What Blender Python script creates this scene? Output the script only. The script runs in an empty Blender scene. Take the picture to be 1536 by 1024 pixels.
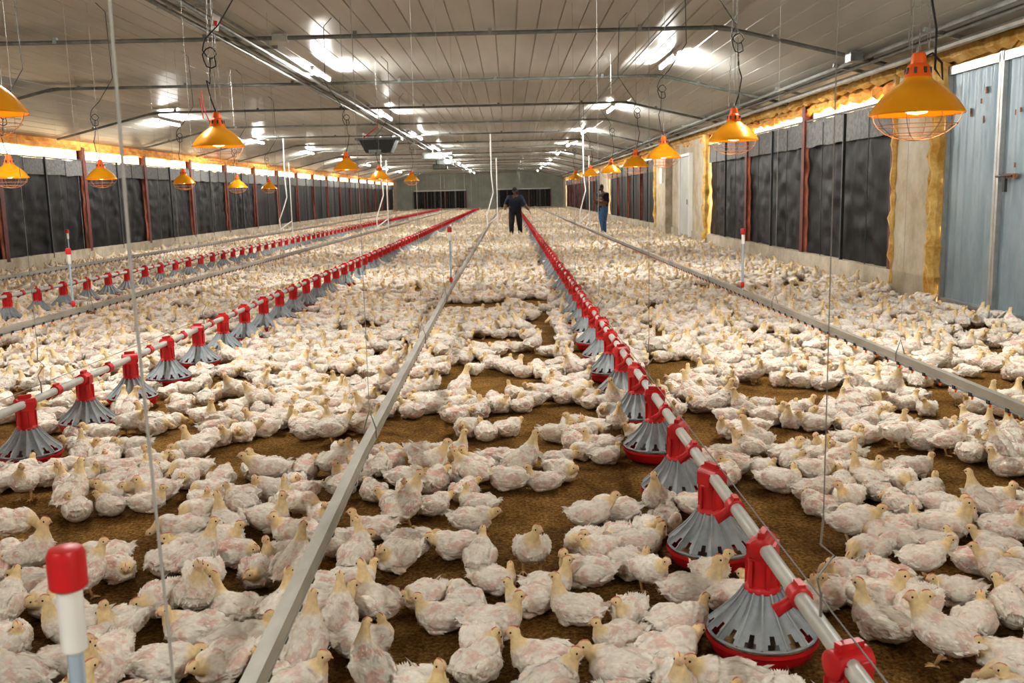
import bpy, bmesh, math, random
from mathutils import Vector, Matrix, noise, Euler
random.seed(7)
R=random.random
def U(a,b): return a+(b-a)*random.random()
scene=bpy.context.scene
COL=scene.collection

# ------------------------------------------------------------------ materials
def mat(name,base=(.5,.5,.5),rough=.6,metal=0.0,var=None,vscale=5,vdet=4,bump=0,bscale=40,stretch=(1,1,1),emit=None,es=0,spec=None,thr=(.35,.65)):
    m=bpy.data.materials.new(name); m.use_nodes=True
    nt=m.node_tree; b=nt.nodes['Principled BSDF']
    b.inputs['Base Color'].default_value=(*base,1); b.inputs['Roughness'].default_value=rough
    b.inputs['Metallic'].default_value=metal
    if spec is not None: b.inputs['Specular IOR Level'].default_value=spec
    if emit: 
        b.inputs['Emission Color'].default_value=(*emit,1); b.inputs['Emission Strength'].default_value=es
    if var or bump:
        tc=nt.nodes.new('ShaderNodeTexCoord'); mp=nt.nodes.new('ShaderNodeMapping')
        mp.inputs['Scale'].default_value=stretch
        nt.links.new(tc.outputs['Object'],mp.inputs['Vector'])
    if var:
        n=nt.nodes.new('ShaderNodeTexNoise'); n.inputs['Scale'].default_value=vscale; n.inputs['Detail'].default_value=vdet
        n.inputs['Roughness'].default_value=.65
        nt.links.new(mp.outputs[0],n.inputs['Vector'])
        r=nt.nodes.new('ShaderNodeValToRGB')
        r.color_ramp.elements[0].position=thr[0]; r.color_ramp.elements[0].color=(*base,1)
        r.color_ramp.elements[1].position=thr[1]; r.color_ramp.elements[1].color=(*var,1)
        nt.links.new(n.outputs['Fac'],r.inputs[0]); nt.links.new(r.outputs[0],b.inputs['Base Color'])
    if bump:
        n2=nt.nodes.new('ShaderNodeTexNoise'); n2.inputs['Scale'].default_value=bscale; n2.inputs['Detail'].default_value=5
        nt.links.new(mp.outputs[0],n2.inputs['Vector'])
        bp=nt.nodes.new('ShaderNodeBump'); bp.inputs['Strength'].default_value=bump; bp.inputs['Distance'].default_value=.02
        nt.links.new(n2.outputs['Fac'],bp.inputs['Height']); nt.links.new(bp.outputs[0],b.inputs['Normal'])
    return m

M={}
M['ceil']=mat('ceiling_panel',(.35,.345,.32),.38,0,(.50,.49,.46),.8,5,.05,3,(1,.15,1))
M['concrete']=mat('concrete',(.36,.31,.23),.9,0,(.56,.50,.41),2.5,6,.5,14)
M['concreteyel']=mat('stained_concrete',(.40,.33,.22),.9,0,(.60,.54,.44),1.6,6,.5,14)
M['post']=mat('maroon_post',(.085,.018,.014),.55,0,(.16,.035,.025),6,4)
M['curtain']=mat('black_curtain',(.004,.004,.005),.5,0,(.014,.014,.016),3,4,.25,9,(1,1,.4),spec=.22)
M['net']=mat('lit_netting',(.09,.09,.09),.7,0,(.18,.18,.17),14,4,.2,30)  # net band; outside light on the mesh is painted in as lighter grey
M['foam']=mat('spray_foam',(.45,.24,.04),.8,0,(.70,.50,.19),5,5,.8,25)
M['foamlit']=mat('sunlit_foam',(.58,.20,.03),.8,0,(.90,.46,.11),3,5,.8,20)  # eave foam with the amber daylight glow painted into its colour
M['steel']=mat('galvanised',(.40,.40,.39),.4,.7,(.52,.52,.50),6,4)
M['conduit']=mat('conduit',(.14,.15,.14),.45,.3,(.24,.25,.24),4,3)
M['alu']=mat('aluminium_rail',(.30,.29,.25),.45,.25,(.46,.44,.39),5,5,.1,30,(1,.3,1))
M['pvc']=mat('grey_pipe',(.40,.42,.39),.38,0,(.52,.53,.49),6,4)
M['white']=mat('white_plastic',(.82,.82,.80),.35,0)
M['bluegrey']=mat('clear_tube_water',(.40,.50,.60),.2,0)
M['red']=mat('red_plastic',(.60,.012,.018),.40,0,(.46,.018,.02),8,3)
M['greyp']=mat('grey_feeder_plastic',(.25,.29,.32),.48,0,(.37,.40,.42),12,4)
M['feed']=mat('feed',(.42,.27,.11),.9,0,(.6,.42,.2),80,4)
M['cord']=mat('black_cord',(.015,.015,.015),.5)
M['string']=mat('white_cord',(.40,.39,.36),.7)
M['wire']=mat('steel_wire',(.30,.30,.29),.4,.7)
M['gold']=mat('orange_enamel',(1.0,.46,.02),.25,.25,(.97,.40,.015),6,2)
M['orange']=mat('orange_cap',(.88,.15,.015),.4)
M['bulb']=mat('bulb_glass',(.9,.5,.3),.15,emit=(1,.50,.16),es=14)
M['door']=mat('corrugated_sheet',(.22,.29,.34),.42,.35,(.34,.41,.46),3,5,.1,8,(1,1,.3))
M['doorw']=mat('white_door',(.60,.60,.56),.5,0,(.50,.50,.46),2,4)
M['rust']=mat('rust',(.22,.09,.03),.85,0,(.35,.18,.08),20,4)
M['tube']=mat('tube_glow',(1,1,1),.5,0,emit=(1.0,.985,.93),es=560)
M['dark']=mat('dark_box',(.035,.04,.04),.5)
M['endwall']=mat('end_wall',(.26,.29,.25),.7,0,(.34,.37,.32),1,4)
M['skin']=mat('skin',(.13,.065,.04),.55)
M['navy']=mat('navy_cloth',(.008,.012,.030),.85,0,(.014,.02,.045),10,3,.3,60)
M['blackc']=mat('black_cloth',(.009,.009,.011),.85,0,(.018,.018,.022),10,3,.3,60)
M['jeans']=mat('denim',(.04,.10,.21),.85,0,(.07,.15,.29),14,3,.3,80)
M['glove']=mat('glove',(.75,.75,.72),.6)
M['hair']=mat('hair',(.008,.007,.006),.8)
M['eye']=mat('eye',(.7,.7,.68),.2)

# litter
def litter():
    m=bpy.data.materials.new('litter'); m.use_nodes=True; nt=m.node_tree; b=nt.nodes['Principled BSDF']
    b.inputs['Roughness'].default_value=.95; b.inputs['Specular IOR Level'].default_value=.15
    tc=nt.nodes.new('ShaderNodeTexCoord')
    def nz(s,d=6,r=.7):
        n=nt.nodes.new('ShaderNodeTexNoise'); n.inputs['Scale'].default_value=s; n.inputs['Detail'].default_value=d
        n.inputs['Roughness'].default_value=r; nt.links.new(tc.outputs['Object'],n.inputs['Vector']); return n
    n1=nz(60,8,.78); n2=nz(3.0,6)
    r=nt.nodes.new('ShaderNodeValToRGB'); e=r.color_ramp.elements
    e[0].position=.36; e[0].color=(.10,.048,.010,1); e[1].position=.66; e[1].color=(.74,.49,.19,1)
    x=r.color_ramp.elements.new(.5); x.color=(.36,.205,.055,1)
    nt.links.new(n1.outputs[0],r.inputs[0])
    r2=nt.nodes.new('ShaderNodeValToRGB'); e=r2.color_ramp.elements
    e[0].position=.38; e[0].color=(.50,.44,.36,1); e[1].position=.62; e[1].color=(1.1,1.05,1,1)
    nt.links.new(n2.outputs[0],r2.inputs[0])
    mx=nt.nodes.new('ShaderNodeMix'); mx.data_type='RGBA'; mx.blend_type='MULTIPLY'; mx.inputs[0].default_value=1
    nt.links.new(r.outputs[0],mx.inputs[6]); nt.links.new(r2.outputs[0],mx.inputs[7])
    nt.links.new(mx.outputs[2],b.inputs['Base Color'])
    bp=nt.nodes.new('ShaderNodeBump'); bp.inputs['Strength'].default_value=1; bp.inputs['Distance'].default_value=.03
    nt.links.new(n1.outputs[0],bp.inputs['Height']); nt.links.new(bp.outputs[0],b.inputs['Normal'])
    return m
M['litter']=litter()

def chickmat():
    m=bpy.data.materials.new('feathers'); m.use_nodes=True; nt=m.node_tree; b=nt.nodes['Principled BSDF']
    b.inputs['Roughness'].default_value=.8; b.inputs['Specular IOR Level'].default_value=.2
    a=nt.nodes.new('ShaderNodeAttribute'); a.attribute_name='Col'
    oi=nt.nodes.new('ShaderNodeObjectInfo')
    mr=nt.nodes.new('ShaderNodeMapRange'); mr.inputs[3].default_value=.84; mr.inputs[4].default_value=1.05
    nt.links.new(oi.outputs['Random'],mr.inputs[0])
    tc=nt.nodes.new('ShaderNodeTexCoord')
    n=nt.nodes.new('ShaderNodeTexNoise'); n.inputs['Scale'].default_value=45; n.inputs['Detail'].default_value=4
    nt.links.new(tc.outputs['Object'],n.inputs['Vector'])
    mr2=nt.nodes.new('ShaderNodeMapRange'); mr2.inputs[1].default_value=.3; mr2.inputs[2].default_value=.7; mr2.inputs[3].default_value=.84; mr2.inputs[4].default_value=1.06
    nt.links.new(n.outputs[0],mr2.inputs[0])
    mu=nt.nodes.new('ShaderNodeMath'); mu.operation='MULTIPLY'
    nt.links.new(mr.outputs[0],mu.inputs[0]); nt.links.new(mr2.outputs[0],mu.inputs[1])
    vm=nt.nodes.new('ShaderNodeVectorMath'); vm.operation='SCALE'
    nt.links.new(a.outputs['Color'],vm.inputs[0]); nt.links.new(mu.outputs[0],vm.inputs['Scale'])
    nt.links.new(vm.outputs[0],b.inputs['Base Color'])
    bp=nt.nodes.new('ShaderNodeBump'); bp.inputs['Strength'].default_value=.45; bp.inputs['Distance'].default_value=.004
    n3=nt.nodes.new('ShaderNodeTexNoise'); n3.inputs['Scale'].default_value=150; n3.inputs['Detail'].default_value=3
    mp=nt.nodes.new('ShaderNodeMapping'); mp.inputs['Scale'].default_value=(.35,1,1)
    nt.links.new(tc.outputs['Object'],mp.inputs['Vector']); nt.links.new(mp.outputs[0],n3.inputs['Vector'])
    nt.links.new(n3.outputs[0],bp.inputs['Height']); nt.links.new(bp.outputs[0],b.inputs['Normal'])
    return m
M['chick']=chickmat()

# ------------------------------------------------------------------ mesh builder
class MB:
    def __init__(s): s.v=[]; s.f=[]; s.m=[]; s.mats=[]
    def mi(s,k):
        if k not in s.mats: s.mats.append(k)
        return s.mats.index(k)
    def add(s,vs,fs,k):
        o=len(s.v); s.v+= [tuple(v) for v in vs]; i=s.mi(k)
        for f in fs: s.f.append(tuple(a+o for a in f)); s.m.append(i)
    def box(s,c,d,k,rot=None):
        x,y,z=d[0]/2,d[1]/2,d[2]/2
        vs=[Vector((a*x,b*y,e*z)) for a in(-1,1) for b in(-1,1) for e in(-1,1)]
        if rot: 
            q=Euler(rot).to_matrix(); vs=[q@v for v in vs]
        c=Vector(c)
        s.add([v+c for v in vs],[(0,1,3,2),(4,6,7,5),(0,4,5,1),(2,3,7,6),(0,2,6,4),(1,5,7,3)],k)
    def tube(s,path,r,k,n=8,cap=True,flat=None):
        P=[Vector(p) for p in path]; L=len(P)
        rr=r if isinstance(r,(list,tuple)) else [r]*L
        vs=[];fs=[]; prev=None
        for i,p in enumerate(P):
            t=(P[min(i+1,L-1)]-P[max(i-1,0)])
            if t.length<1e-9: t=Vector((0,0,1))
            t.normalize()
            if prev is None:
                a=Vector((0,1,0)) if abs(t.y)<.9 else Vector((1,0,0))
            else: a=prev
            sd=(a-t*a.dot(t)); 
            if sd.length<1e-4: sd=t.orthogonal()
            sd.normalize(); prev=sd
            nn=t.cross(sd)
            rx=rr[i]; ry=rx
            if isinstance(rx,(tuple,list)): rx,ry=rx
            for j in range(n):
                an=2*math.pi*j/n
                vs.append(p+sd*math.cos(an)*rx+nn*math.sin(an)*ry)
        for i in range(L-1):
            for j in range(n):
                a=i*n+j;b=i*n+(j+1)%n
                fs.append((a,b,b+n,a+n))
        if cap:
            fs.append(tuple(range(n-1,-1,-1))); fs.append(tuple((L-1)*n+j for j in range(n)))
        s.add(vs,fs,k)
    def lathe(s,prof,k,n=24,c=(0,0,0),close=False):
        c=Vector(c); vs=[];fs=[]; L=len(prof)
        for r,z in prof:
            for j in range(n):
                a=2*math.pi*j/n; vs.append(c+Vector((r*math.cos(a),r*math.sin(a),z)))
        for i in range(L-1):
            for j in range(n):
                a=i*n+j;b=i*n+(j+1)%n; fs.append((a,b,b+n,a+n))
        s.add(vs,fs,k)
    def ell(s,c,r,k,rot=None,nu=16,nv=10):
        q=Euler(rot).to_matrix() if rot else Matrix.Identity(3)
        c=Vector(c); vs=[];fs=[]
        for i in range(nv+1):
            ph=math.pi*i/nv
            for j in range(nu):
                th=2*math.pi*j/nu
                vs.append(c+q@Vector((r[0]*math.sin(ph)*math.cos(th),r[1]*math.sin(ph)*math.sin(th),r[2]*math.cos(ph))))
        for i in range(nv):
            for j in range(nu):
                a=i*nu+j;b=i*nu+(j+1)%nu; fs.append((a,a+nu,b+nu,b))
        s.add(vs,fs,k)
    def mesh(s,name,ang=40):
        me=bpy.data.meshes.new(name); me.from_pydata(s.v,[],s.f)
        for k in s.mats: me.materials.append(M[k])
        me.polygons.foreach_set('material_index',s.m)
        me.shade_smooth(); me.set_sharp_from_angle(angle=math.radians(ang)); me.update()
        return me
    def obj(s,name,parent=None,loc=(0,0,0),ang=40):
        o=bpy.data.objects.new(name,s.mesh(name,ang)); COL.objects.link(o); o.location=loc
        if parent: o.parent=parent
        return o
def empty(name,loc=(0,0,0)):
    e=bpy.data.objects.new(name,None); COL.objects.link(e); e.location=loc; e.empty_display_size=.1; return e
def inst(name,me,loc,parent=None,rz=0):
    o=bpy.data.objects.new(name,me); COL.objects.link(o); o.location=loc; o.rotation_euler=(0,0,rz)
    if parent: o.parent=parent
    return o

XL,XR=-11.0,5.4; Y0,Y1=-6.0,95.0; ZC=3.7; ZE=3.1
def cz(x):
    if x>2.9: return ZC-.24*(x-2.9)
    if x<-8.5: return ZC-.24*(-8.5-x)
    return ZC

# ------------------------------------------------------------------ room shell
b=MB(); b.add([(XL-.3,Y0-.3,0),(XR+.3,Y0-.3,0),(XR+.3,Y1+.3,0),(XL-.3,Y1+.3,0)],[(0,1,2,3)],'litter'); b.obj('floor')
b=MB(); xs=[]; x=XL-.05
pts=[]
while x<XR+.05:
    w=.28
    for dx,dz in ((0,.016),(.010,0),(w-.012,0),(w-.002,.016)):
        pts.append((x+dx,cz(x+dx)+dz))
    x+=w
ys=[Y0+i*(Y1-Y0)/20 for i in range(21)]
vs=[(px,y,pz) for y in ys for px,pz in pts]; n=len(pts)
fs=[(i*n+j,(i+1)*n+j,(i+1)*n+j+1,i*n+j+1) for i in range(20) for j in range(n-1)]
b.add(vs,fs,'ceil'); b.obj('ceiling',ang=20)
def prof_path(y,dz):
    return [(XL+.1,y,cz(XL+.1)-dz),(-8.5,y,ZC-dz),(-2.8,y,ZC-dz-.01),(2.9,y,ZC-dz),(XR-.1,y,cz(XR-.1)-dz)]
b=MB()
for i in range(16):
    y=13.2+5.2*i
    if y>Y1-2: continue
    b.tube(prof_path(y,.055),.028,'conduit',8)
    for xx in [-10,-8,-6,-4,-2,-.2,1.8,3.6,4.9]:
        b.box((xx,y,cz(xx)-.04),(.05,.07,.08),'conduit')
    for xx in (-8.5,2.9): b.tube([(xx-.12,y,cz(xx-.12)-.055),(xx+.12,y,cz(xx+.12)-.055)],.034,'conduit',8)
b.obj('trim_1')
b=MB()
for xx,r,dz in ((-3.75,.028,.08),(-3.62,.02,.08),(-3.45,.03,.09),(-3.30,.016,.07),(2.15,.012,.03),(4.75,.03,.07),(4.9,.03,.07),(5.1,.045,.09)):
    b.tube([(xx,Y0,cz(xx)-dz),(xx,Y1,cz(xx)-dz)],r,'conduit' if r<.04 else 'steel',8)
for i in range(30):
    y=8+3*i
    b.box((-3.53,y,ZC-.06),(.62,.04,.05),'steel'); b.box((4.93,y,cz(4.93)-.06),(.55,.04,.05),'steel',(0,.235,0))
b.box((4.6,13.0,cz(4.6)-.1),(.16,.22,.12),'conduit'); b.box((-3.0,13.2,ZC-.07),(.2,.12,.1),'pvc')
b.obj('trim_2')

def foam(b,p0,p1,r,k='foam',step=.12,j=.4):
    p0=Vector(p0);p1=Vector(p1); L=(p1-p0).length; n=max(3,int(L/step))
    P=[];RR=[]
    for i in range(n+1):
        p=p0.lerp(p1,i/n)+Vector((U(-1,1),U(-1,1),U(-1,1)))*r*j*.5; P.append(p); RR.append(r*U(1-j,1+j))
    b.tube(P,RR,k,7)

def curtain(b,x,ya,yb,z0,z1,sgn,nn=22):
    ny,nz=nn,nn; vs=[];fs=[]
    sd=R()*50
    for i in range(ny+1):
        for j in range(nz+1):
            y=ya+(yb-ya)*i/ny; z=z0+(z1-z0)*j/nz
            d=.05*noise.noise(Vector((y*2.3+sd,z*.7,0)))+.045*noise.noise(Vector((y*5+sd,z*4,2)))
            vs.append((x+sgn*.04+d,y,z))
    for i in range(ny):
        for j in range(nz):
            a=i*(nz+1)+j; fs.append((a,a+1,a+nz+2,a+nz+1))
    b.add(vs,fs,'curtain')
wn=1
def bay(side,ya,yb,near):
    global wn
    x=XL if side<0 else XR
    b=MB()
    curtain(b,x+side*.02,ya+.08,yb-.08,.3,2.5,side,34 if near else 8)
    vs=[];fs=[];n=20; zt=2.60 if side<0 else 2.66
    for i in range(n+1):
        y=ya+.08+(yb-ya-.16)*i/n
        w=.04*noise.noise(Vector((y*2,1,side)))
        vs+=[(x-side*.012,y,2.22+w),(x-side*.01,y,zt+w*.6)]
    for i in range(n): fs.append((2*i,2*i+1,2*i+3,2*i+2))
    b.add(vs,fs,'net')
    ym=(ya+yb)/2
    b.box((x-side*.03,ym,1.45),(.045,.05,2.4),'dark'); b.box((x-side*.01,(ya+yb)/2,zt+.02),(.05,yb-ya,.03),'dark')
    if near:
        for yy in (ya+1.05,yb-1.05): b.tube([(x-side*.03,yy,.3),(x-side*.03,yy,2.6)],.008,'dark',5)
    b.obj('window_%d'%wn); wn+=1
def post(b,side,y):
    x=XL if side<0 else XR
    b.box((x-side*.04,y,1.62),(.02,.17,2.66),'post'); b.box((x+side*.03,y,1.62),(.14,.03,2.66),'post'); b.box((x+side*.10,y,1.62),(.02,.17,2.66),'post')

wl=MB()
wl.box((XL-.06,(Y0+Y1)/2,.18),(.22,Y1-Y0,.36),'concrete')
wl.box((XL-.08,(Y0+Y1)/2,3.03),(.10,Y1-Y0,.30),'foamlit')
foam(wl,(XL-.02,Y0,2.93),(XL-.02,Y1,2.93),.07,'foamlit',.25)
y=20.9-4.2*6; ylist=[]
while y<Y1: ylist.append(y); y+=4.2
for y in ylist: post(wl,-1,y)
for a,c in zip(ylist[:-1],ylist[1:]): bay(-1,a,c,a<40)
wl.box((XL-.06,(Y0+ylist[0])/2,1.5),(.2,abs(Y0-ylist[0])+.2,3),'concrete')
wl.box((XL-.06,(Y1+ylist[-1])/2,1.5),(.2,abs(Y1-ylist[-1])+.2,3),'concrete')
wl.obj('wall_left')

wr=MB()
def solid(ya,yb,k='concreteyel',z1=3.1,t=.2): wr.box((XR+.07,(ya+yb)/2,z1/2),(t,yb-ya,z1),k)
solid(Y0,8.0); solid(12.15,13.35,'concreteyel',2.95,.26)
wr.box((XR+.06,(12.1+Y1)/2,.17),(.24,Y1-12.1,.34),'concrete')
wr.box((XR+.10,(Y0+Y1)/2,3.02),(.10,Y1-Y0,.34),'foam')
foam(wr,(XR-.02,Y0,3.04),(XR-.02,Y1,3.04),.09,'foam',.16)
foam(wr,(XR+.04,12,2.86),(XR+.04,Y1,2.86),.065,'foamlit',.16,.75)
for (yy,r) in ((12.02,.10),(12.15,.07),(13.35,.06)): foam(wr,(XR-.05,yy,.15),(XR-.05,yy,2.98),r,'foam',.1)
bays=[(13.4,17.6),(17.6,21.8),(21.8,26.0),(35.2,39.4),(39.4,43.6),(43.6,47.8),(47.8,52)]
y=57
while y+4.2<Y1-1: bays.append((y,y+4.2)); y+=4.2
for a,c in bays:
    bay(1,a,c,a<30); 
    if a!=13.4: post(wr,1,a)
post(wr,1,13.47)
solid(26.0,35.2); solid(52,57); solid(bays[-1][1],Y1)
foam(wr,(XR-.06,26.05,.2),(XR-.06,26.05,2.95),.10,'foam',.12); foam(wr,(XR-.06,35.15,.2),(XR-.06,35.15,2.95),.07,'foam',.12)
wr.box((XR-.1,33.2,2.05),(.14,.45,.55),'white')
wr.box((XR-.12,31.9,1.5),(.25,.35,3.0),'concrete')
wr.obj('wall_right')
def corr_door(name,ya,yb,k,latch=True):
    b=MB(); x=XR+.03; n=int((yb-ya)/.03); vs=[];fs=[]
    for i in range(n+1):
        y=ya+(yb-ya)*i/n; ph=(i%6); d=-.018 if ph in(0,1) else (0 if ph in (3,4) else -.009)
        vs+=[(x+d,y,.0),(x+d,y,2.86)]
    for i in range(n): fs.append((2*i,2*i+1,2*i+3,2*i+2))
    b.add(vs,fs,k)
    for yy in (ya,yb): b.box((x-.03,yy,1.46),(.05,.05,2.92),'steel')
    for zz in (.06,2.86): b.box((x-.03,(ya+yb)/2,zz),(.05,yb-ya,.10),'steel')
    if latch:
        b.box((x-.06,yb-.28,1.58),(.03,.26,.05),'rust'); b.tube([(x-.08,yb-.36,1.58),(x-.08,yb-.02,1.58)],.012,'dark',8)
        b.box((x-.07,yb-.2,1.5),(.03,.05,.18),'dark')
    for k2 in range(14 if latch else 5): b.box((x-.021,U(ya,yb),U(1.2,2.6)),(.002,U(.01,.05),U(.02,.10)),'rust')
    return b.obj(name)
corr_door('door_1',8.1,10.62,'door'); corr_door('door_2',10.68,11.92,'door',False)
b=MB(); b.box((XR-.06,29,1.35),(.08,1.5,2.3),'doorw'); 
for yy in (28.2,29.8): b.box((XR-.08,yy,1.35),(.12,.08,2.4),'white')
b.box((XR-.08,29,2.55),(.12,1.7,.08),'white'); b.tube([(XR-.14,28.45,1.1),(XR-.14,28.45,1.25)],.012,'dark',6)
b.obj('door_3')
b=MB(); b.box(((XL+XR)/2,Y1+.1,1.9),(XR-XL+.4,.2,3.8),'endwall')
for (xa,xb) in ((-9.3,-4.2),(-1.2,4.1)):
    b.box(((xa+xb)/2,Y1-.05,1.15),(xb-xa,.1,1.7),'curtain'); b.box(((xa+xb)/2,Y1-.08,2.05),(xb-xa,.06,.1),'steel')
    for i in range(6): b.box((xa+(xb-xa)*i/5,Y1-.12,1.15),(.10,.06,1.7),'post' if i%2 else 'dark')
b.box(((XL+XR)/2,Y1-.1,.15),(XR-XL,.2,.3),'concrete')
b.obj('wall_back')
b=MB(); b.box(((XL+XR)/2,Y0-.1,1.9),(XR-XL+.4,.2,3.8),'endwall'); b.obj('wall_front')

# ------------------------------------------------------------------ tube lights
b=MB()
b.box((0,0,.045),(.07,1.46,.03),'white'); b.box((0,-.72,.02),(.05,.03,.06),'white'); b.box((0,.72,.02),(.05,.03,.06),'white')
b.tube([(0,-.70,0),(0,.70,0)],.0175,'tube',8)
tl=b.mesh('tube_light_mesh')
for xx,zz,ph in ((2.68,ZC-.1,16.3),(-3.08,ZC-.16,16.4),(-8.8,cz(-8.8)-.1,25.5)):
    for i in range(-2,10):
        y=ph+8.9*i
        if y<Y0+1 or y>Y1-2: continue
        if xx<-8 and 12<y<20: continue
        inst('fluorescent_tube_light',tl,(xx,y,zz))

# ------------------------------------------------------------------ feeder
def feeder_mesh():
    b=MB()
    b.lathe([(.0,.012),(.10,.010),(.145,.010),(.172,.026),(.182,.055),(.186,.066),(.194,.068),(.193,.080),(.182,.078),(.165,.035),(.14,.024),(0,.026)],'red',40)
    b.lathe([(0,.044),(.09,.040),(.160,.032)],'feed',24)
    S=14; K=8; n=S*K
    rows=[(.050,.240),(.056,.226),(.068,.206),(.083,.186),(.101,.166),(.122,.146),(.144,.126),(.166,.107),(.182,.092)]
    vs=[];fs=[]
    for ri,(r,z) in enumerate(rows):
        for j in range(n):
            u=(j%K)/K; e=abs(u-.5)*2
            bulge=(.010*(e**3))*min(1,ri/2)-.004*(1-e)*min(1,ri/3)
            a=2*math.pi*j/n; rr=r+bulge
            vs.append((rr*math.cos(a),rr*math.sin(a),z+bulge*.6))
    for ri in range(len(rows)-1):
        for j in range(n):
            k=j%K
            if (ri==6 and k in(3,4)) or (ri==7 and k in (2,3,4,5)): continue
            a=ri*n+j;c=ri*n+(j+1)%n; fs.append((a,c,c+n,a+n))
    b.add(vs,fs,'greyp')
    for s in range(S):
        a=2*math.pi*s/S; c,sn=math.cos(a),math.sin(a)
        b.tube([((r+.008)*c,(r+.008)*sn,z+.004) for r,z in rows[1:]],.0045,'greyp',5)
    b.tube([(.184*math.cos(t*math.pi/18),.184*math.sin(t*math.pi/18),.090) for t in range(37)],.006,'greyp',6)
    b.lathe([(.045,.24),(.075,.12),(.090,.045)],'greyp',20)
    b.v=[(x*.93,y*.93,z) for x,y,z in b.v]
    b.lathe([(.054,.222),(.058,.226),(.056,.240),(.050,.246),(.046,.300),(.048,.335),(.040,.345)],'red',24)
    for s in range(6):
        a=2*math.pi*s/6; b.box((.050*math.cos(a),.050*math.sin(a),.285),(.012,.012,.09),'red',(0,0,a))
    b.tube([(0,-.055,.370),(0,-.05,.370),(0,.05,.370),(0,.055,.370)],[.030,.037,.037,.030],'red',16)
    b.box((0,0,.412),(.022,.07,.022),'red'); b.box((-.038,0,.36),(.014,.075,.05),'red'); b.box((.038,0,.36),(.014,.075,.05),'red')
    return b.mesh('feeder_pan_mesh')
FM=feeder_mesh()
def coupling_mesh():
    b=MB()
    b.tube([(0,-.030,0),(0,-.026,0),(0,.026,0),(0,.030,0)],[.027,.032,.032,.027],'red',16)
    b.tube([(-.01,0,-.005),(-.042,0,-.03),(-.068,0,-.045)],[.018,.017,.020],'red',12); b.box((0,0,.034),(.02,.05,.014),'red')
    return b.mesh('coupling_mesh')
CM=coupling_mesh()
PZ=.37
def feeder_line(X,ystart):
    e=empty('feeder_line')
    sp=.77
    i0=int((ystart-(-4.5))/sp); y=ystart-i0*sp; i=1
    ya=y
    b=MB(); b.tube([(X,y-.4,PZ),(X,90,PZ)],.0235,'pvc',14)
    b.tube([(X+.0,y-.4,PZ+.075),(X,90,PZ+.075)],.0025,'wire',5)
    yy=ya+.2
    while yy<88:
        b.tube([(X,yy,PZ+.02),(X,yy,PZ+.09)],.004,'wire',5)
        b.tube([(X,yy,PZ+.08),(X-.012,yy,PZ+.13),(X+.03,yy,PZ+.19),(X-.005,yy,PZ+.22),(X,yy,PZ+.30)],.003,'wire',5)
        b.tube([(X,yy,PZ+.28),(X,yy,ZC)],.0015,'wire',4); yy+=3.08
    b.obj('pipe',e)
    while y<89:
        inst('pan_%d'%i,FM,(X+U(-.004,.004),y,0),e,U(0,6))
        inst('coupling_%d'%i,CM,(X,y+.385,PZ),e,0)
        y+=sp; i+=1
    return e
feeder_line(.79,2.92); feeder_line(-2.82,5.4); feeder_line(-6.4,9.0)

# ------------------------------------------------------------------ drinkers
def drinker(path,stands,wys,near=None):
    b=MB(); P=[Vector(p) for p in path]
    def X(y):
        for a,c in zip(P[:-1],P[1:]):
            if a.x<=y<=c.x: return a.y+(c.y-a.y)*(y-a.x)/(c.x-a.x)
        return P[-1].y
    prof=[(-.020,.362),(-.020,.405),(.020,.405),(.020,.362),(.024,.362),(.024,.358),(-.024,.358),(-.024,.362)]
    ys=[-5.5]+[2*i for i in range(-2,46)]
    n=len(prof); vs=[(X(y)+px,y,pz) for y in ys for px,pz in prof]; fs=[]
    for i in range(len(ys)-1):
        for j in range(n):
            a=i*n+j;c=i*n+(j+1)%n; fs.append((a,a+n,c+n,c))
    b.add(vs,fs,'alu')
    b.tube([(X(y),y,.347) for y in ys],.011,'greyp',8)
    y=-4
    while y<45:
        x=X(y); b.tube([(x,y,.345),(x,y,.318),(x,y,.312)],[.008,.006,.003],'orange',6); 
        b.box((x,y,.35),(.034,.03,.034),'dark'); y+=.2
    for y in wys:
        x=X(y)
        b.tube([(x-.028,y,.355),(x-.028,y,.41),(x,y,.50),(x+.028,y,.41),(x+.028,y,.355)],.004,'wire',5)
        b.tube([(x,y,.5),(x,y,cz(x))],.0015,'string',4)
    if near: x=X(near); b.tube([(x,near,.40),(x-.02,near,1.4),(x-.01,near,ZC)],.0028,'string',6)
    for (y,dx,h) in stands:
        x=X(y)+dx
        b.tube([(X(y),y,.37),(x,y,.37),(x,y,.40)],.016,'white',10)
        b.tube([(x,y,.39),(x,y,h-.16)],.012,'bluegrey',12)
        b.tube([(x,y,h-.17),(x,y,h-.165),(x,y,h-.05)],[.013,.019,.019],'white',16)
        b.tube([(x,y,h-.066),(x,y,h-.062),(x,y,h-.012),(x,y,h-.003),(x,y,h)],[.024,.028,.028,.024,.015],'red',18)
        b.ell((x,y,.46),(.022,.022,.04),'red')
    x=X(34); b.tube([(x,34,.38),(x-.02,34,.8),(x+.10,34.2,1.2),(x+.22,34.3,1.6),(x+.16,34.4,2.2),(x+.16,34.5,cz(x))],.020,'white',8)
    b.tube([(x+.35,34.3,.05),(x+.35,34.3,cz(x)-.9)],.018,'white',8); b.tube([(x-.05,34,.45),(x+.35,34.3,.75)],.018,'white',8)
    o=b.obj('drinker_line'); return X
drinker([(-6,-.60),(2,-.625),(4.5,-.69),(12,-.75),(95,-.80)],[(1.38,-.06,.99),(12.0,0,1.12)],[4.45]+[7.5+3*i for i in range(27)],1.62)
drinker([(-6,2.56),(12,2.56),(95,2.4)],[(10.5,0,1.08)],[3.2+3*i for i in range(28)])
drinker([(-6,-4.65),(95,-4.7)],[(10.1,0,1.05)],[1.5+3*i for i in range(29)])
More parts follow.
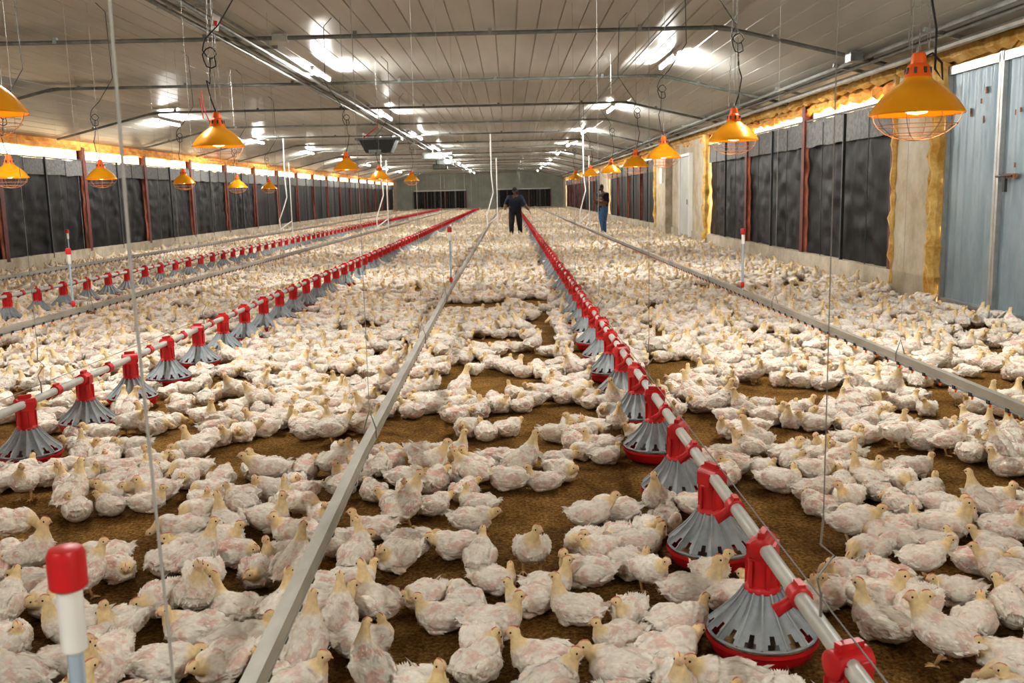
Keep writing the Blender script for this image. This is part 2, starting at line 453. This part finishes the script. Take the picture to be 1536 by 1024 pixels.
drinker([(-6,-8.1),(95,-8.1)],[(17.6,0,1.05)],[2.5+3*i for i in range(29)])

# ------------------------------------------------------------------ brooder lamps
def lamp_mesh():
    b=MB()
    b.lathe([(.166,-.006),(.170,-.002),(.167,.006),(.156,.020),(.142,.040),(.122,.064),(.096,.088),(.070,.106),(.054,.117),(.048,.126),(.046,.134)],'gold',40)
    b.lathe([(.163,-.004),(.153,.018),(.139,.037),(.118,.061),(.092,.085),(.05,.108),(0,.112)],'gold',40)
    b.lathe([(.046,.128),(.049,.132),(.046,.140),(.040,.165),(.034,.174),(.029,.178),(.026,.205),(.020,.216),(.0,.218)],'orange',24)
    for s in range(8):
        a=2*math.pi*s/8; b.box((.043*math.cos(a),.043*math.sin(a),.152),(.008,.010,.022),'dark',(0,0,a))
    b.tube([(.03*math.cos(t*.35),0,.215+.03*math.sin(t*.35)) for t in range(10)],.003,'wire',5)
    b.lathe([(0,-.006),(.035,.0),(.050,.018),(.045,.04),(.02,.08),(.02,.1)],'bulb',16)
    for s in range(8):
        a=math.pi*2*s/8; b.tube([((.158)*math.cos(a)*math.cos(t),(.158)*math.sin(a)*math.cos(t),-.100*math.sin(t)) for t in [i*math.pi/12 for i in range(7)]],.0015,'wire',4)
    for t in (.45,.85,1.2):
        r=.158*math.cos(t); z=-.100*math.sin(t)
        b.tube([(r*math.cos(k*math.pi/12),r*math.sin(k*math.pi/12),z) for k in range(25)],.0015,'wire',4,False)
    return b.mesh('lamp_mesh')
LM=lamp_mesh()
lamps=[(1.52,3.62,1.765),(1.57,6.75,1.84),(1.55,9.65,1.83),(1.62,12.3,1.82),(1.68,15.8,1.82),(1.66,19.5,1.84),(1.6,23,1.84),
 (-1.98,3.68,1.85),(-1.90,6.4,1.86),(-2.03,12.2,1.86),(-2.06,15.5,1.80),(-2.1,21,1.85),
 (-4.78,9.3,1.77),(-4.62,11.0,1.78),(-4.86,14.5,1.78),(-4.68,16.7,1.73),(-5.2,21,1.75),
 ]
for i,(x,y,z) in enumerate(lamps):
    e=empty('brooder_heat_lamp',(x,y,z))
    inst('shade',LM,(0,0,0),e,U(0,6))
    b=MB(); top=cz(x)-z
    for sx in(-1,1):
        if y<8:
            for k in range(int((top-.24)/.03)):
                zz=.23+k*.03; f=min(1,k*.03/.9); xx=sx*.03*(1-f)+.006*sx
                if k%2: b.tube([(xx-.005,0,zz),(xx-.005,0,zz+.03),(xx+.005,0,zz+.03),(xx+.005,0,zz),(xx-.005,0,zz)],.0018,'wire',4)
                else: b.tube([(xx,-.005,zz),(xx,-.005,zz+.03),(xx,.005,zz+.03),(xx,.005,zz),(xx,-.005,zz)],.0018,'wire',4)
    b.tube([(0,0,.23),(.01,0,top*.5),(0,0,top)],.0022,'wire',4)
    cs=random.choice((-1,1)) if i else 1
    pth=[(0,0,.19),(.05*cs,0,.215),(.09*cs,.01,.18),(.10*cs,.02,.12),(.07*cs,.02,.16),(.06*cs,.0,.3)] if i==0 else [(0,0,.21),(.03*cs,0,.30),(.05*cs,0,.42)]
    hz=U(.50,.68); 
    pth+=[(.03*cs,0,hz-.12)]
    for k in range(18):
        a=k*.72; pth.append((.02*cs+.045*math.sin(a)*(1 if k%2 else .8),.012*math.cos(a*.7),hz+.05*math.cos(a)+k*.007))
    pth+=[(-.05*cs,0,hz+.25),(-.22*cs,0,hz+.5),(-.20*cs,0,top-.1),(-.1*cs,0,top)]
    b.tube(pth,.0045,'cord',6)
    b.obj('cord_and_chain',e)

b=MB(); 
b.add([(-.62,-.45,.2),(.62,-.45,.2),(.62,.45,.2),(-.62,.45,.2),(-.42,-.40,-.22),(.42,-.40,-.22),(.42,.40,-.22),(-.42,.40,-.22)],[(0,1,2,3),(4,7,6,5),(0,4,5,1),(1,5,6,2),(2,6,7,3),(3,7,4,0)],'dark')
b.box((0,0,.24),(1.55,.6,.08),'conduit')
b.lathe([(.26,.0),(.28,.03),(.26,.06)],'steel',20,(0,0,-.27))
for sx in(-.5,.5): 
    for sy in(-.3,.3): b.tube([(sx,sy,.2),(sx,sy,.5)],.01,'wire',5)
b.box((-.1,-.44,-.18),(.4,.1,.1),'greyp')
b.obj('circulation_fan',None,(-4.35,33,3.22))
for (x,y) in ((-3.4,44),(-3.4,52),(-4.2,60)):
    b=MB(); b.box((0,0,0),(.9,.5,.3),'dark'); b.box((0,-.26,0),(.75,.02,.2),'conduit'); b.tube([(0,0,.1),(0,0,.4)],.02,'wire',6); b.box((.6,0,.1),(.5,.3,.08),'conduit'); b.obj('ventilation_box',None,(x,y,3.3))
b=MB(); b.tube([(-5.9,19,3.62),(-5.9,19.05,3.3),(-5.82,19.1,3.05),(-5.9,19,3.1),(-5.95,19,3.5)],.012,'red',6); b.obj('hanging_red_hose')
b=MB(); b.tube([(-3.1,23.7,3.62),(-3.15,23.7,3.2),(-3.5,23.7,2.95)],.012,'red',6); b.obj('hanging_red_hose')
b=MB(); b.box((0,0,0),(.09,.008,.20),'white',(0,.2,0)); b.tube([(0,0,.1),(-.03,0,.3)],.003,'wire',4); b.box((-.01,-.008,-.02),(.05,.004,.06),'red',(0,.2,0)); b.obj('hanging_tag',None,(-3.35,11.5,3.56))

# ------------------------------------------------------------------ people
def seg_dist(p,a,b_):
    ab=b_-a; t=max(0,min(1,(p-a).dot(ab)/max(ab.length_squared,1e-9))); return (p-(a+ab*t)).length
def person(name,J,E,regions,loc,rz,head,hrot,cap,hands):
    root=empty(name,loc); root.rotation_euler=(0,0,rz)
    names=list(J.keys()); me=bpy.data.meshes.new('sk'); me.from_pydata([J[k][0] for k in names],[(names.index(a),names.index(c)) for a,c in E],[])
    o=bpy.data.objects.new('sk',me); COL.objects.link(o)
    sk=o.modifiers.new('s','SKIN'); sk.use_smooth_shade=True
    for i,k in enumerate(names):
        r=J[k][1]; r=r if isinstance(r,tuple) else (r,r)
        g=1.25 if k not in('wrL','wrR','toL','toR','neck','nt') else 1.1
        me.skin_vertices[0].data[i].radius=(r[0]*g,r[1]*g)
        me.skin_vertices[0].data[i].use_root=(k=='pelvis')
    ss=o.modifiers.new('u','SUBSURF'); ss.levels=2; ss.render_levels=2
    dg=bpy.context.evaluated_depsgraph_get(); dg.update()
    nm=bpy.data.meshes.new_from_object(o.evaluated_get(dg)); bpy.data.objects.remove(o)
    nm.materials.clear(); mk=[]
    for _,_,k in regions:
        if k not in mk: mk.append(k)
    for k in mk: nm.materials.append(M[k])
    for v in nm.vertices:
        v.co+=v.normal*.008*noise.noise(v.co*11)
    for p in nm.polygons:
        c=p.center; best=min(regions,key=lambda g: seg_dist(c,Vector(g[0]),Vector(g[1]))); p.material_index=mk.index(best[2]); p.use_smooth=True
    ob=bpy.data.objects.new('body',nm); COL.objects.link(ob); ob.parent=root
    b=MB(); q=Euler(hrot).to_matrix(); n0=0
    b.ell((0,0,0),(.074,.092,.112),'skin',None,20,16)
    for i,v in enumerate(b.v):
        x,y,z=v
        if z<-.02: x*=1-.25*(-z/.112); y=y*(1-.12*(-z/.112))-.004
        b.v[i]=(x,y,z)
    b.tube([(0,-.086,.018),(0,-.104,-.014),(0,-.108,-.024),(0,-.088,-.032)],[.008,.012,.014,.010],'skin',8)
    for s in(-1,1):
        b.ell((s*.075,.006,-.005),(.010,.020,.032),'skin',None,10,8)
        b.ell((s*.030,-.082,.012),(.012,.008,.007),'eye',None,8,6); b.ell((s*.030,-.089,.012),(.005,.003,.005),'hair',None,8,6)
        b.ell((s*.030,-.086,.030),(.018,.006,.004),'hair',None,8,6)
    b.ell((0,-.085,-.052),(.024,.008,.007),'hair',None,10,6)
    b.ell((0,.012,.022),(.080,.092,.100),'hair',None,18,12)
    if cap:
        b.ell((0,.006,.042),(.092,.106,.092),'blackc',None,20,12)
        b.ell((0,-.105,.046),(.078,.070,.010),'blackc',(.15,0,0),16,8)
    b.v=[tuple(q@(Vector(v)*1.06)+Vector(head)) for v in b.v]
    b.obj('head',root,ang=180)
    for hi,(w,d,up,k,side) in enumerate(hands):
        b=MB(); w=Vector(w); d=Vector(d).normalized(); up=Vector(up); up=(up-d*up.dot(d)).normalized(); s=d.cross(up)*side
        b.tube([w-d*.02,w+d*.02,w+d*.06,w+d*.095],[(.025,.018),(.034,.017),(.042,.015),(.040,.012)],k,10)
        for fi,(off,L) in enumerate(((-.030,.070),(-.010,.080),(.010,.075),(.030,.058))):
            p0=w+d*.085+s*off; p1=p0+d*L*.4-up*.004; p2=p1+d*L*.28-up*L*.22; p3=p2+d*L*.10-up*L*.28
            b.tube([p0,p1,p2,p3],[.010,.009,.008,.006],k,6)
        p0=w+d*.03-s*.03; b.tube([p0,p0+d*.03-s*.025,p0+d*.055-s*.03-up*.015],[.012,.010,.008],k,6)
        b.obj('hand_%d'%(hi+1),root,ang=180)
    return root
E=[('pelvis','belly'),('belly','chest'),('chest','uchest'),('uchest','neck'),('neck','nt'),
   ('uchest','shL'),('shL','elL'),('elL','wrL'),('uchest','shR'),('shR','elR'),('elR','wrR'),
   ('pelvis','hpL'),('hpL','knL'),('knL','anL'),('anL','toL'),('pelvis','hpR'),('hpR','knR'),('knR','anR'),('anR','toR')]
def regs(J,top,bot,shoe,sleeve):
    g=lambda k:J[k][0]; r=[(g('pelvis'),g('belly'),top),(g('belly'),g('chest'),top),(g('chest'),g('uchest'),top),(g('uchest'),g('shL'),top),(g('uchest'),g('shR'),top),(g('neck'),g('nt'),'skin')]
    for s in 'LR':
        r+=[(g('sh'+s),g('el'+s),top),(Vector(g('el'+s)).lerp(Vector(g('wr'+s)),.15),g('wr'+s),sleeve),(g('hp'+s),g('kn'+s),bot),(g('kn'+s),g('an'+s),bot),(g('an'+s),g('to'+s),shoe)]
    return r
J={'pelvis':((0,.03,.95),(.17,.14)),'belly':((0,-.02,1.10),(.18,.14)),'chest':((0,-.09,1.28),(.20,.15)),'uchest':((0,-.14,1.40),(.16,.12)),'neck':((0,-.17,1.47),.06),'nt':((0,-.20,1.53),.055),
 'shL':((.21,-.13,1.40),.085),'elL':((.35,-.16,1.14),.060),'wrL':((.50,-.22,.93),.038),
 'shR':((-.21,-.13,1.40),.085),'elR':((-.35,-.10,1.15),.060),'wrR':((-.36,-.26,.95),.038),
 'hpL':((.11,.02,.90),.12),'knL':((.15,-.05,.50),.088),'anL':((.18,.03,.10),.062),'toL':((.19,-.14,.05),.05),
 'hpR':((-.11,.02,.90),.12),'knR':((-.14,-.10,.50),.088),'anR':((-.15,-.08,.10),.062),'toR':((-.16,-.25,.05),.05)}
person('farm_worker',J,E,regs(J,'navy','blackc','dark','skin'),(.22,34.8,0),0,(0,-.235,1.63),(.45,.0,.1),True,
  [((.50,-.22,.93),(.5,-.2,-.8),(.6,.2,.5),'skin',1),((-.36,-.26,.95),(.1,-.4,-.9),(-1,0,0),'glove',1)])
J={'pelvis':((0,.0,.96),(.16,.14)),'belly':((0,-.0,1.12),(.16,.15)),'chest':((0,-.01,1.30),(.19,.165)),'uchest':((0,-.0,1.43),(.15,.13)),'neck':((0,-.02,1.51),.06),'nt':((0,-.04,1.57),.055),
 'shL':((.19,0,1.43),.085),'elL':((.24,.04,1.15),.060),'wrL':((.08,-.24,1.20),.038),
 'shR':((-.19,0,1.43),.085),'elR':((-.24,.04,1.15),.060),'wrR':((-.06,-.25,1.16),.038),
 'hpL':((.09,.0,.91),.125),'knL':((.10,-.06,.50),.09),'anL':((.10,-.02,.10),.065),'toL':((.12,-.18,.05),.05),
 'hpR':((-.09,.0,.91),.125),'knR':((-.11,.04,.50),.09),'anR':((-.12,.12,.10),.065),'toR':((-.15,-.05,.05),.05)}
w2=person('farm_worker',J,E,regs(J,'blackc','jeans','dark','skin'),(3.3,33.8,0),math.radians(-60),(0,-.075,1.67),(.35,0,0),False,
  [((.08,-.24,1.20),(-.3,-.8,.35),(0,.3,1),'skin',1),((-.06,-.25,1.16),(.3,-.8,.35),(0,.3,1),'skin',-1)])
b=MB(); b.box((0,-.36,1.26),(.08,.012,.15),'dark',(.9,0,0)); b.obj('phone',w2)

# ------------------------------------------------------------------ chickens
protos=bpy.data.collections.new('chicken_prototypes')
def lerp3(a,b,t): return tuple(a[i]+(b[i]-a[i])*t for i in range(3))
def sstep(a,b,x):
    t=max(0,min(1,(x-a)/(b-a))); return t*t*(3-2*t)
def chicken(idx,lift=0,pitch=0,head=(.12,0,.18),hyaw=0,hpitch=0,legs=False,fat=1.0,pk=1.0):
    random.seed(100+idx)
    rot=Matrix.Rotation(-pitch,3,'Y'); piv=Vector((0,0,.07))
    def T(x,y,z): return rot@(Vector((x,y,z))-piv)+piv+Vector((0,0,lift))
    b=MB(); M.setdefault('x',M['chick'])
    spine=[(-.130,.085,.012,.008),(-.118,.083,.034,.022),(-.098,.077,.054,.042),(-.065,.070,.070,.058),(-.02,.066,.080,.066),(.03,.066,.079,.066),(.065,.074,.066,.060),(.09,.088,.048,.048)]
    P=[T(x,0,z) for x,z,_,_ in spine]; RR=[(rx*fat,rz*fat) for _,_,rx,rz in spine]
    b.tube(P,RR,'x',18)
    h=Vector(head); s=T(.068,0,.086); c1=s+rot@Vector((.035,0,.03)); 
    hd=Vector((math.cos(hpitch)*math.cos(hyaw),math.cos(hpitch)*math.sin(hyaw),math.sin(hpitch)))
    c2=h-Vector((.012*hd.x,.012*hd.y,.038))
    if h.z<.09+lift: c2=h-hd*.04+Vector((0,0,.01))
    NP=[];NR=[]
    for i in range(12):
        t=i/11; p=s*(1-t)**3+c1*3*t*(1-t)**2+c2*3*t*t*(1-t)+h*t**3
        NP.append(p); NR.append(.050*(1-t)**1.8+.0185)
    b.tube(NP,NR,'x',12)
    side=Vector((-hd.y,hd.x,0)).normalized(); up=hd.cross(side)*1; 
    if up.z<0: up=-up
    b.ell(h+hd*.004,(.028,.0200,.0225),'x',(0,-hpitch,hyaw),14,10)
    for sg in(-1,1):
        b.ell(T(-.020,sg*.066*fat,.080),(.080,.021,.042),'x',(0,.24-pitch,sg*.10),16,10)
        b.ell(T(-.090,sg*.046*fat,.080),(.048,.012,.020),'x',(0,.30-pitch,sg*-.25),12,8)
        if legs: b.ell(T(.0,sg*.038,.045),(.036,.026,.045),'x',(0,0,0),12,8)
        else: b.ell(T(.035,sg*.045,.022),(.04,.025,.02),'x',None,12,8)
    b.ell(T(-.125,0,.096),(.026,.020,.008),'x',(0,.35-pitch,0),12,8)
    me=bpy.data.meshes.new('t'); me.from_pydata(b.v,[],b.f)
    o=bpy.data.objects.new('t',me); COL.objects.link(o)
    md=o.modifiers.new('r','REMESH'); md.mode='VOXEL'; md.voxel_size=.0042
    dg=bpy.context.evaluated_depsgraph_get(); dg.update()
    nm=bpy.data.meshes.new_from_object(o.evaluated_get(dg)); bpy.data.objects.remove(o)
    bm=bmesh.new(); bm.from_mesh(nm)
    for _ in range(2): bmesh.ops.smooth_vert(bm,verts=bm.verts,factor=.5,use_axis_x=True,use_axis_y=True,use_axis_z=True)
    bm.normal_update()
    sd=Vector((idx*7.3,1,2))
    cl=bm.verts.layers.float_color.new('Col')
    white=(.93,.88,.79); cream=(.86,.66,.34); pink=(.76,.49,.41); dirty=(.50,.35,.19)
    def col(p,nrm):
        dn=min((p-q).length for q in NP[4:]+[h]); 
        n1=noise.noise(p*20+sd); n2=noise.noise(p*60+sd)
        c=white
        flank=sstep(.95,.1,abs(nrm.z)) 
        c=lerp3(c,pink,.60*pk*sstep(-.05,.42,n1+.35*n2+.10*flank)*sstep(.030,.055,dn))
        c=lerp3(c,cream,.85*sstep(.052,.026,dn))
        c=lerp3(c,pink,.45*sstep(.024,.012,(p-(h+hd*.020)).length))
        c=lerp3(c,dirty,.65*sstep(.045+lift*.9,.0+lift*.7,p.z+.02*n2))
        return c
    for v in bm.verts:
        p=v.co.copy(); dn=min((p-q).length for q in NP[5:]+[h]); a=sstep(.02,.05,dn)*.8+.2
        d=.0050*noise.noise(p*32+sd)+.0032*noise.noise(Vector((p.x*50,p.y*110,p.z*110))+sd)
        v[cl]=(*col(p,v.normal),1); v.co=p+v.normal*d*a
    bm.normal_update()
    fl=[]; bm.faces.ensure_lookup_table(); F=bm.faces
    back=rot@Vector((-1,0,-.22))
    for k in range(800):
        f=F[random.randrange(len(F))]; p=f.calc_center_median(); nr=f.normal.copy()
        dn=min((p-q).length for q in NP[3:]+[h])
        if dn<.045 or nr.z<-.25: continue
        d=back+Vector((U(-.1,.1),U(-.30,.30),U(-.2,.15))); d=(d-nr*d.dot(nr))
        if d.length<.3: continue
        if noise.noise(p*20+sd)>.18 and R()<.6: continue
        fl.append((p,d.normalized(),nr,U(.012,.022),U(.0028,.0048),U(0,.004)))
    for sg in(-1,1):
        for k in range(8):
            p=T(-.050-.009*k,sg*(.074-.004*k)*fat,.058+.007*k); d=(rot@Vector((-1,-sg*.25,-.05+.05*k))).normalized()
            fl.append((p,d,(rot@Vector((0,sg*.9,.5))).normalized(),.046,.007,.003))
    for k in range(-4,5):
        p=T(-.115,k*.006,.094); d=(rot@Vector((-1,k*.16,.30))).normalized(); fl.append((p,d,(rot@Vector((0,k*.1,1))).normalized(),.040,.007,.002))
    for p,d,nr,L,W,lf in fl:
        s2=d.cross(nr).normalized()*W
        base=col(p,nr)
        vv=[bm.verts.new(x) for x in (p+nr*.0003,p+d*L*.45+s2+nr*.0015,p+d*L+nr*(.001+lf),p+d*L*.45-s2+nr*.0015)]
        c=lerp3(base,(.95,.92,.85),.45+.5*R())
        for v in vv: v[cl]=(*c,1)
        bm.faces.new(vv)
    b=MB()
    tags=[]
    def tag(c): return (len(b.v),c)
    tags.append(tag((.72,.48,.28))); bp=h+hd*.022
    b.tube([bp,bp+hd*.010,bp+hd*.019-up*.004],[(.0085,.0075),(.006,.0055),(.0012,.0012)],'x',8)
    tags.append(tag((.70,.26,.20)))
    b.tube([h+hd*.022+up*.014,h+hd*.010+up*.0225,h-hd*.006+up*.022,h-hd*.014+up*.017],[(.002,.002),(.0026,.003),(.0026,.003),(.002,.002)],'x',6)
    tags.append(tag((.02,.015,.01)))
    for sg in(-1,1): b.ell(h+hd*.010+side*sg*.0185+up*.003,(.0042,.0035,.0042),'x',None,8,6)
    if legs:
        tags.append(tag((.72,.48,.24)))
        for sg in(-1,1):
            y=sg*.038; fx=.012*sg
            b.tube([T(.0,y,.03),Vector((-.012+fx,y,.055)),Vector((.004+fx,y*1.05,.012))],[.012,.0085,.007],'x',8)
            f=Vector((.004+fx,y*1.05,.008))
            for a in(-.5,0,.5,math.pi): 
                L=.038 if a<3 else .016
                b.tube([f,f+Vector((math.cos(a)*L*.6,math.sin(a)*L*.6,-.001)),f+Vector((math.cos(a)*L,math.sin(a)*L,-.005))],[.005,.004,.002],'x',6)
    nv=[bm.verts.new(v) for v in b.v]
    tags.append((len(b.v),None))
    for (a,c),(e,_) in zip(tags[:-1],tags[1:]):
        for i in range(a,e): nv[i][cl]=(*c,1)
    for f in b.f:
        try: bm.faces.new([nv[i] for i in f])
        except: pass
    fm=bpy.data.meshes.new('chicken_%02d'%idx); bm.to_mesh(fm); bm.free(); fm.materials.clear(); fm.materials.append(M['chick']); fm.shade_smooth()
    ob=bpy.data.objects.new('chicken_%02d'%idx,fm); protos.objects.link(ob)
specs=[ # sitting 0-8
 dict(head=(.112,0,.165)),
 dict(head=(.10,.03,.160),hyaw=1.0,pk=1.2),
 dict(head=(.10,-.03,.160),hyaw=-1.1,pk=.8),
 dict(head=(.140,0,.118),hpitch=-.2,fat=1.04),
 dict(head=(.145,.02,.070),hpitch=-.45,hyaw=.3,pk=1.2),
 dict(head=(.105,0,.200),hpitch=.1,pk=.9),
 dict(head=(.075,.045,.143),hyaw=2.2,fat=1.05),
 dict(head=(.135,-.03,.110),hyaw=-.6,hpitch=-.1,fat=1.05,pk=1.3),
 dict(head=(.120,.02,.140),hyaw=.4,pk=.7),
 # standing 9-13
 dict(lift=.055,pitch=.45,head=(.095,0,.285),legs=True),
 dict(lift=.055,pitch=.25,head=(.115,.03,.255),hyaw=.9,legs=True),
 dict(lift=.055,pitch=.35,head=(.10,-.03,.270),hyaw=-1.2,legs=True,pk=1.2),
 dict(lift=.055,pitch=-.10,head=(.155,0,.075),hpitch=-.9,legs=True),
 dict(lift=.050,pitch=.10,head=(.14,0,.21),legs=True,pk=.8),
]
for i,s in enumerate(specs): chicken(i,**s)
SIT=[0,1,2,3,3,4,4,5,6,6,7,7,8,8]; STD=[9,10,11,12,13]
random.seed(21)
D=math.radians
birds=[(-.26,3.14,0,180),(-.09,3.08,0,15),(-.51,3.26,5,130),(-.61,3.08,9,95),(-.68,2.86,9,80),(-.13,2.79,3,60),(.08,2.8,0,165),(.33,2.96,0,200),(.21,3.17,5,150),(.47,2.83,3,30),(.05,3.26,2,200),(-.09,3.46,6,-30),(.27,3.5,1,170),(-.25,3.82,3,180),(-.45,3.87,3,0),(-.64,3.63,10,80),(.50,3.44,13,-60),(.33,4.07,13,10),(-.2,4.14,3,0),(-.51,4.21,11,60),(.15,4.71,0,170),(-.03,4.74,3,185),(-.45,4.93,10,-40),(-1.1,3.06,1,170),(-.93,2.98,8,20),(-1.33,2.89,0,-90),(-1.38,3.15,5,-110),(-1.72,3.04,0,-45),(-1.13,2.83,3,10),(1.34,2.82,10,140),(1.22,3.0,5,130),(1.51,2.76,8,170),(1.26,3.22,0,-20),(-2.27,4.1,12,10),(-2.53,4.75,10,-80)]
birds=[(x,y,k,D(a)) for x,y,k,a in birds]
cell=.17; grid={}
def ok(x,y,md):
    cx,cy=int(math.floor(x/cell)),int(math.floor(y/cell))
    for i in range(cx-1,cx+2):
        for j in range(cy-1,cy+2):
            for (a,c) in grid.get((i,j),()):
                if (a-x)**2+(c-y)**2<md*md: return False
    return True
def put(x,y): grid.setdefault((int(math.floor(x/cell)),int(math.floor(y/cell))),[]).append((x,y))
for x,y,_,_ in birds: put(x,y)
bare=[(.24,4.5,.35),(-.02,3.85,.20),(-1.38,5.4,.42),(-.2,7.4,.45),(2.0,6.7,.45),(.30,3.3,.1),(-.40,3.05,.10),(-.45,12.7,.5),(-.35,3.55,.17),(1.7,5.5,.25),(-.15,9.5,.4),(.3,6.2,.3),(.62,3.15,.10),(2.3,4.6,.3),(-.55,5.6,.3),(-1.9,3.9,.2),(0,5.5,.28),(.2,8.4,.3),(-.95,3.4,.13),(1.1,4.0,.18)]
def nearpan(x,y):
    for X,ys in ((.79,2.92),(-2.82,5.4),(-6.4,9.0)):
        if abs(x-X)<.29:
            k=round((y-ys)/.77); 
            if (x-X)**2+(y-ys-k*.77)**2<.27**2: return True
    return False
for _ in range(240000):
    x=U(XL+.2,XR-.2); y=U(-4.5,93)
    if _<85000: y=U(-2,18)
    if nearpan(x,y): continue
    if abs(x)<.3 and abs(y)<.6: continue
    n=noise.noise(Vector((x*1.5,y*1.1,5.1)))+.7*noise.noise(Vector((x*3.7,y*3.0,1.1)))
    thr=-.20+(.12 if (-.6<x<.75 and y<9) else (.04 if y<7 else 0))
    if y<16 and n<thr: continue
    if y>=16 and n<-.40: continue
    if any((x-a)**2+((y-c))**2<(r*(1+.5*n))**2 for a,c,r in bare): continue
    if (x-.2)**2+(y-34.7)**2<.16 or (x-3.3)**2+(y-33.8)**2<.16: continue
    md=.140*(1+.10*noise.noise(Vector((x*2,y*2,9)))) if y<20 else (.155 if y<40 else .17)
    if not ok(x,y,md): continue
    put(x,y)
    st=R()<(.16 if y<12 else .24)
    birds.append((x,y,random.choice(STD if st else SIT),U(0,2*math.pi)))
me=bpy.data.meshes.new('flock_points'); me.from_pydata([(x,y,0) for x,y,_,_ in birds],[],[])
a=me.attributes.new('kind','INT','POINT'); a.data.foreach_set('value',[k for _,_,k,_ in birds])
a=me.attributes.new('yaw','FLOAT','POINT'); a.data.foreach_set('value',[w for _,_,_,w in birds])
a=me.attributes.new('scl','FLOAT','POINT'); a.data.foreach_set('value',[U(.72,.90) for _ in birds])
fo=bpy.data.objects.new('broiler_chicken_flock',me); COL.objects.link(fo)
ng=bpy.data.node_groups.new('flock','GeometryNodeTree')
ng.interface.new_socket('Geometry',in_out='INPUT',socket_type='NodeSocketGeometry'); ng.interface.new_socket('Geometry',in_out='OUTPUT',socket_type='NodeSocketGeometry')
N=ng.nodes; L=ng.links
gi=N.new('NodeGroupInput'); go=N.new('NodeGroupOutput'); ci=N.new('GeometryNodeCollectionInfo'); ci.inputs['Collection'].default_value=protos
ci.inputs['Separate Children'].default_value=True; ci.inputs['Reset Children'].default_value=True
ip=N.new('GeometryNodeInstanceOnPoints'); ip.inputs['Pick Instance'].default_value=True
def na(nm,t):
    n=N.new('GeometryNodeInputNamedAttribute'); n.data_type=t; n.inputs['Name'].default_value=nm
    return [o for o in n.outputs if o.enabled and o.name=='Attribute'][0]
cx=N.new('ShaderNodeCombineXYZ'); er=N.new('FunctionNodeEulerToRotation')
L.new(na('yaw','FLOAT'),cx.inputs['Z']); L.new(cx.outputs[0],er.inputs[0]); L.new(er.outputs[0],ip.inputs['Rotation'])
L.new(na('scl','FLOAT'),ip.inputs['Scale']); L.new(na('kind','INT'),ip.inputs['Instance Index'])
L.new(gi.outputs[0],ip.inputs['Points']); L.new(ci.outputs[0],ip.inputs['Instance']); L.new(ip.outputs[0],go.inputs[0])
md=fo.modifiers.new('flock','NODES'); md.node_group=ng
print('BIRDS',len(birds))

# ------------------------------------------------------------------ world, camera
w=bpy.data.worlds.new('World'); scene.world=w; w.use_nodes=True
bg=w.node_tree.nodes['Background']; bg.inputs[0].default_value=(1,.76,.46,1); bg.inputs[1].default_value=5

f=1430.0; p=math.atan(220/f); th=math.radians(1.3)
F=Vector((0,math.cos(p),-math.sin(p))); U0=Vector((0,math.sin(p),math.cos(p))); X0=Vector((1,0,0))
Rr=X0*math.cos(th)-U0*math.sin(th); Up=X0*math.sin(th)+U0*math.cos(th)
cam=bpy.data.cameras.new('camera'); co=bpy.data.objects.new('camera',cam); COL.objects.link(co)
m=Matrix((( Rr.x,Up.x,-F.x,0),(Rr.y,Up.y,-F.y,0),(Rr.z,Up.z,-F.z,1.5),(0,0,0,1)))
co.matrix_world=m
cam.sensor_width=36; cam.lens=f/1536*36; cam.clip_end=300; cam.clip_start=.05
cam.dof.use_dof=True; cam.dof.focus_distance=5.5; cam.dof.aperture_fstop=7.0
scene.camera=co
scene.view_settings.view_transform='Standard'
try: scene.view_settings.look='Medium High Contrast'
except Exception: scene.view_settings.look='None'
print('LOOK',scene.view_settings.look)
scene.view_settings.exposure=0.25
